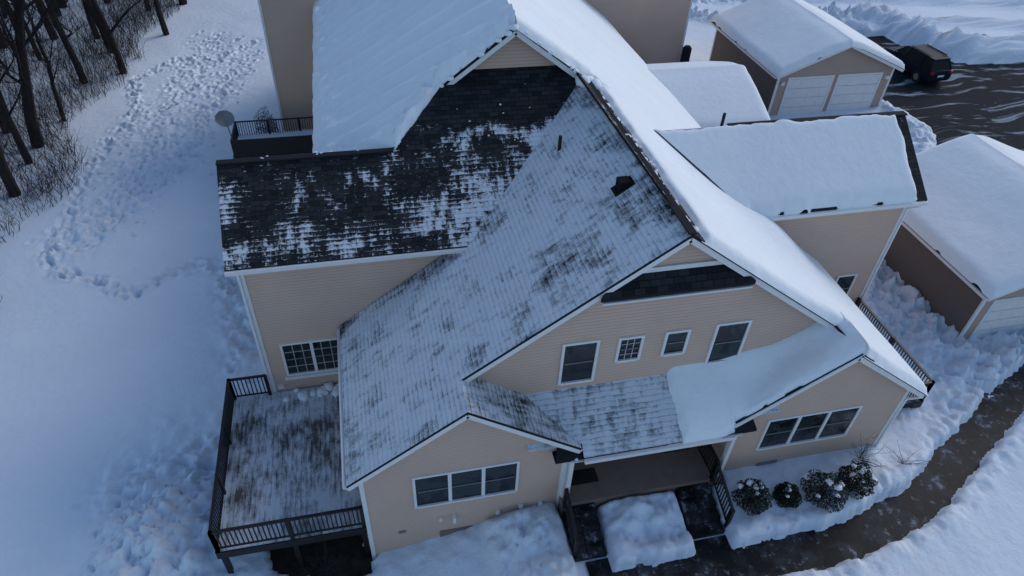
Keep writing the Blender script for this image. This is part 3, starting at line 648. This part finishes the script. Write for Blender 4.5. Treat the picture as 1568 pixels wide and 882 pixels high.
# ------------------------------------------------------------------ car
def car(name,loc,rot):
    e=empty(name)
    paint,nt,pp=new_mat('car_paint_dark_blue'); pp.inputs['Base Color'].default_value=(.008,.013,.028,1); pp.inputs['Roughness'].default_value=.5; pp.inputs['Specular IOR Level'].default_value=.06
    st=[(-2.32,.72,.45,.86),(-2.28,.86,.34,.98),(-1.9,.93,.28,1.04),(-1.0,.95,.26,1.02),(0,.95,.26,1.0),(.9,.95,.26,.99),(1.5,.93,.27,.95),(2.0,.88,.30,.86),(2.3,.76,.36,.74),(2.38,.6,.44,.62)]
    b=MB()
    rows=[]
    for y,h,z0,z1 in st:
        zm=(z0+z1)/2
        pr=[(-h*.86,z0),(-h*.98,z0+.1),(-h,zm),(-h*.975,z1-.1),(-h*.88,z1),(-h*.4,z1+.02),(h*.4,z1+.02),(h*.88,z1),(h*.975,z1-.1),(h,zm),(h*.98,z0+.1),(h*.86,z0)]
        rows.append([(x,y,z) for x,z in pr])
    for A,B in zip(rows[:-1],rows[1:]):
        for i in range(12): j=(i+1)%12; b.poly([A[i],A[j],B[j],B[i]])
    b.poly(rows[0]); b.poly(rows[-1][::-1]); o=b.done('body',paint,e,smooth=False)
    g=MB(); base=[(-2.15,.84,1.0),(-1.2,.86,1.02),(.2,.86,1.0),(1.15,.80,.98)]; top=[(-1.78,.62,1.62),(-1.2,.66,1.66),(.0,.66,1.66),(.42,.62,1.60)]
    for i in range(3):
        for s in (-1,1): g.poly([(s*base[i][1],base[i][0],base[i][2]),(s*base[i+1][1],base[i+1][0],base[i+1][2]),(s*top[i+1][1],top[i+1][0],top[i+1][2]),(s*top[i][1],top[i][0],top[i][2])])
    g.poly([(-.84,-2.15,1.0),(.84,-2.15,1.0),(.62,-1.78,1.62),(-.62,-1.78,1.62)]); g.poly([(-.8,1.15,.98),(.8,1.15,.98),(.62,.42,1.6),(-.62,.42,1.6)])
    g.done('glass',simple('car_glass',(.006,.008,.011),.3,.05,5,0,0,.12),e)
    r=MB()
    for i in range(3): r.poly([(-top[i][1]-.01,top[i][0],top[i][2]+.015),(top[i][1]+.01,top[i][0],top[i][2]+.015),(top[i+1][1]+.01,top[i+1][0],top[i+1][2]+.015),(-top[i+1][1]-.01,top[i+1][0],top[i+1][2]+.015)])
    for s in (-1,1):
        for i in range(4): r.beam((s*base[i][1],base[i][0],base[i][2]),(s*top[i][1],top[i][0],top[i][2]),.07,.07)
        for i in range(3): r.beam((s*top[i][1],top[i][0],top[i][2]),(s*top[i+1][1],top[i+1][0],top[i+1][2]),.05,.05)
        r.beam((s*.6,-1.6,1.72),(s*.6,.2,1.72),.04,.04); r.box(s*1.0-.08,s*1.0+.08,.75,.9,1.0,1.13)
    r.box(-.62,.62,-1.95,-1.76,1.60,1.65); r.done('roof_and_pillars',paint,e)
    w_=MB()
    for y in (-1.4,1.42):
        for s in (-1,1): w_.tube((s*.74,y,.35),(s*.965,y,.35),.35,.35,20)
    w_.done('tyres',M_RUBBER,e); w_=MB()
    for y in (-1.4,1.42):
        for s in (-1,1): w_.tube((s*.90,y,.35),(s*.972,y,.35),.21,.2,14)
    w_.done('rims',M_METAL,e)
    l=MB()
    for s in (-1,1): l.box(s*.72-.12,s*.72+.12,-2.325,-2.2,.80,.96)
    l.done('tail_lights',M_RED,e)
    l=MB(); l.box(-.25,.25,-2.335,-2.31,.62,.74); 
    for s in (-1,1): l.box(s*.6-.14,s*.6+.14,2.24,2.36,.60,.72)
    l.done('plate_and_headlights',M_TRIM,e)
    e.location=loc; e.rotation_euler=(0,0,rot); e.scale=(1.06,1.06,1.06); return e
car('parked_car',(38.1,39.1,1.05),math.radians(4))

# ------------------------------------------------------------------ vegetation
def tree_mesh(seed,Ht=15,r0=.2):
    R=random.Random(seed); b=MB()
    def limb(p,d,L,r,depth):
        n={0:9,1:5,2:3,3:2}[depth]; sl=L/n
        for i in range(n):
            d=(d+Vector((R.gauss(0,.09 if depth==0 else .2),R.gauss(0,.09 if depth==0 else .2),.03 if depth==0 else .07))).normalized()
            q=p+d*sl; r2=r*(1-.8/n) if depth else r*.88
            b.tube(p,q,r,r2,7 if depth==0 else (4 if depth==1 else 3),False)
            p=q; r=r2
            if depth<3:
                k={0:(0 if i<1 else 2),1:2,2:2}[depth]
                for _ in range(k):
                    a=R.uniform(0,6.28); o=Vector((math.cos(a),math.sin(a),R.uniform(.1,.8)))
                    nd=(d*.5+o).normalized(); limb(p,nd,L*{0:R.uniform(.2,.34),1:R.uniform(.35,.5),2:R.uniform(.4,.6)}[depth],max(r*.42,.010),depth+1)
    limb(Vector((0,0,-.3)),Vector((R.gauss(0,.05),R.gauss(0,.05),1)),Ht,r0,0)
    me=bpy.data.meshes.new('bare_tree_mesh'); me.from_pydata(b.v,[],b.f); me.materials.append(M_BARK); me.update(); return me
TM=[tree_mesh(i,R0,rr) for i,(R0,rr) in enumerate([(15,.27),(13,.20),(17,.33),(11,.15),(14,.24)])]
TP=[(-17.5,33.5),(-17.7,36.6),(-17.8,38.4),(-17.2,41.4),(-17.3,46.8),(-15.2,48),(-13.5,54.7),(-13.2,61),(-20.5,46.7),(-22.2,57.7),(-18.2,54.6),(-15.5,59.8),(-16.6,52),(-19.5,35),(-11.9,64.5),(-19,62),(-21,51)]
for k in range(42): TP.append((random.uniform(-34,-18.5),random.uniform(34,80)))
for k in range(14): TP.append((random.uniform(-24,-9),random.uniform(66,90)))
for i,(x,y) in enumerate(TP):
    o=bpy.data.objects.new('bare_tree',TM[i%5]); o.location=(x,y,groundz(x,y)); o.rotation_euler=(0,0,random.uniform(0,6.3)); s=random.uniform(.8,1.15); o.scale=(s,s,s); link(o)
b=MB()
for k in range(5600):
    y=random.uniform(24,75); x=-15.7-abs(random.gauss(0,4.5))-(1.0*math.sin(y*.5))+ (1.5 if y>50 else 0)
    z=groundz(x,y)-.05; p=Vector((x,y,z)); d=Vector((random.gauss(0,.35),random.gauss(0,.35),1)).normalized(); h=random.uniform(.4,2.2)*(1 if y>32 else .5)
    q=p+d*h*.5; d2=(d+Vector((random.gauss(0,.4),random.gauss(0,.4),0))).normalized(); r_=random.uniform(.008,.02)
    b.tube(p,q,r_,r_*.7,3,False); b.tube(q,q+d2*h*.5,r_*.7,r_*.3,3,False)
    for _ in range(2): b.tube(q,q+Vector((random.gauss(0,.3),random.gauss(0,.3),random.uniform(.1,.5)))*h*.6,r_*.5,r_*.2,3,False)
b.done('woodland_brush',M_TWIG)
def shrub(name,x,y,r,seed,h=1.0,snowf=True):
    R=random.Random(seed); e=empty(name); z=groundz(x,y)-.05; b=MB()
    for k in range(2600):
        v=Vector((R.gauss(0,1),R.gauss(0,1),R.gauss(0,1))).normalized(); rr=r*(1-.45*R.random()**2)*(1+.22*(vnoise(v.x*2+seed,v.y*2+v.z,1.5)-.5)*2)
        c=Vector((x+v.x*rr,y+v.y*rr,z+r*h*.75+v.z*rr*h*.8)); s=R.uniform(.02,.045)
        a=Vector((R.gauss(0,1),R.gauss(0,1),R.gauss(0,1))).normalized()*s; c2=a.cross(Vector((R.gauss(0,1),R.gauss(0,1),R.gauss(0,1)))).normalized()*s*.6
        b.poly([c-a,c-c2,c+a,c+c2])
    for k in range(30):
        a=R.uniform(0,6.28); q=R.uniform(.2,.8)*r; b.tube((x,y,z),(x+math.cos(a)*q,y+math.sin(a)*q,z+r*h*R.uniform(.7,1.3)),.012,.006,3,False)
    b.done('foliage',M_LEAF,e)
    if snowf:
        b=MB()
        for k in range(int(7*r/.5)):
            a=R.uniform(0,6.28); q=abs(R.gauss(0,.35))*r; blob(b,x+math.cos(a)*q,y+math.sin(a)*q,z+r*h*.75+math.sqrt(max(0,r*r-q*q))*h*.74,R.uniform(.05,.13)*r/.55,1,.45,.8)
        b.done('snow_cap',M_RSNOW,e,smooth=True)
    return e
shrub('evergreen_shrub',10.35,9.55,.54,1); shrub('evergreen_shrub.001',11.5,9.45,.38,2); shrub('evergreen_shrub.002',12.65,9.3,.62,3); shrub('evergreen_shrub.003',13.85,9.45,.54,4)
shrub('conical_evergreen',-5.2,36.4,.62,5,2.3,False)
def twiggy(name,x,y,r,n,seed):
    R=random.Random(seed); b=MB(); z=groundz(x,y)-.05
    for k in range(n):
        p=Vector((x,y,z)); d=Vector((R.gauss(0,.7),R.gauss(0,.7),1)).normalized(); rr=.010
        for i in range(4):
            q=p+d*r*.35; b.tube(p,q,rr,rr*.75,3,False); p=q; rr*=.75; d=(d+Vector((R.gauss(0,.35),R.gauss(0,.35),R.gauss(0,.2)))).normalized()
            b.tube(p,p+Vector((R.gauss(0,1),R.gauss(0,1),R.random())).normalized()*r*.25,rr*.7,rr*.4,3,False)
    b.done(name,M_TWIG)
twiggy('bare_bush',14.7,10.3,.8,22,1); twiggy('bare_bush.001',16.1,9.9,.6,12,2); twiggy('bare_bush.002',5.0,7.1,.5,12,3); twiggy('bare_bush.003',2.2,8.4,.4,8,4)
twiggy('bare_bush.004',-2.6,10.6,.7,26,5)

# ------------------------------------------------------------------ camera
ir=Vector((.9762,-.2130,.0399));iu=Vector((.1106,.6480,.7536)); fw=Vector((.1864,.7313,-.6561))
fw.normalize(); iu=(iu-fw*iu.dot(fw)).normalized(); ir=fw.cross(iu)
cd=bpy.data.cameras.new('camera'); cam=bpy.data.objects.new('camera',cd); link(cam)
M=Matrix((ir,iu,-fw)).transposed().to_4x4(); M.translation=Vector((0,0,20)); cam.matrix_world=M
cd.sensor_width=36; cd.lens=1045/1568*36; cd.clip_end=2000; S.camera=cam

# ------------------------------------------------------------------ light
W=bpy.data.worlds.new('World'); S.world=W; W.use_nodes=True; nt=W.node_tree
bg=nt.nodes['Background']; sky=nt.nodes.new('ShaderNodeTexSky'); sky.sky_type='NISHITA'; sky.sun_disc=False
el=math.radians(33); az=math.radians(62)
sky.sun_elevation=el; sky.sun_rotation=az; sky.air_density=1.15; sky.dust_density=.8; sky.ozone_density=3.0
nt.links.new(sky.outputs[0],bg.inputs[0]); bg.inputs[1].default_value=.15
sl=bpy.data.lights.new('sun','SUN'); sl.energy=1.1; sl.angle=math.radians(35); sl.color=(1,.93,.86)
so=bpy.data.objects.new('sun',sl); link(so)
d=Vector((math.sin(az)*math.cos(el),math.cos(az)*math.cos(el),math.sin(el)))
so.rotation_euler=d.to_track_quat('Z','Y').to_euler()
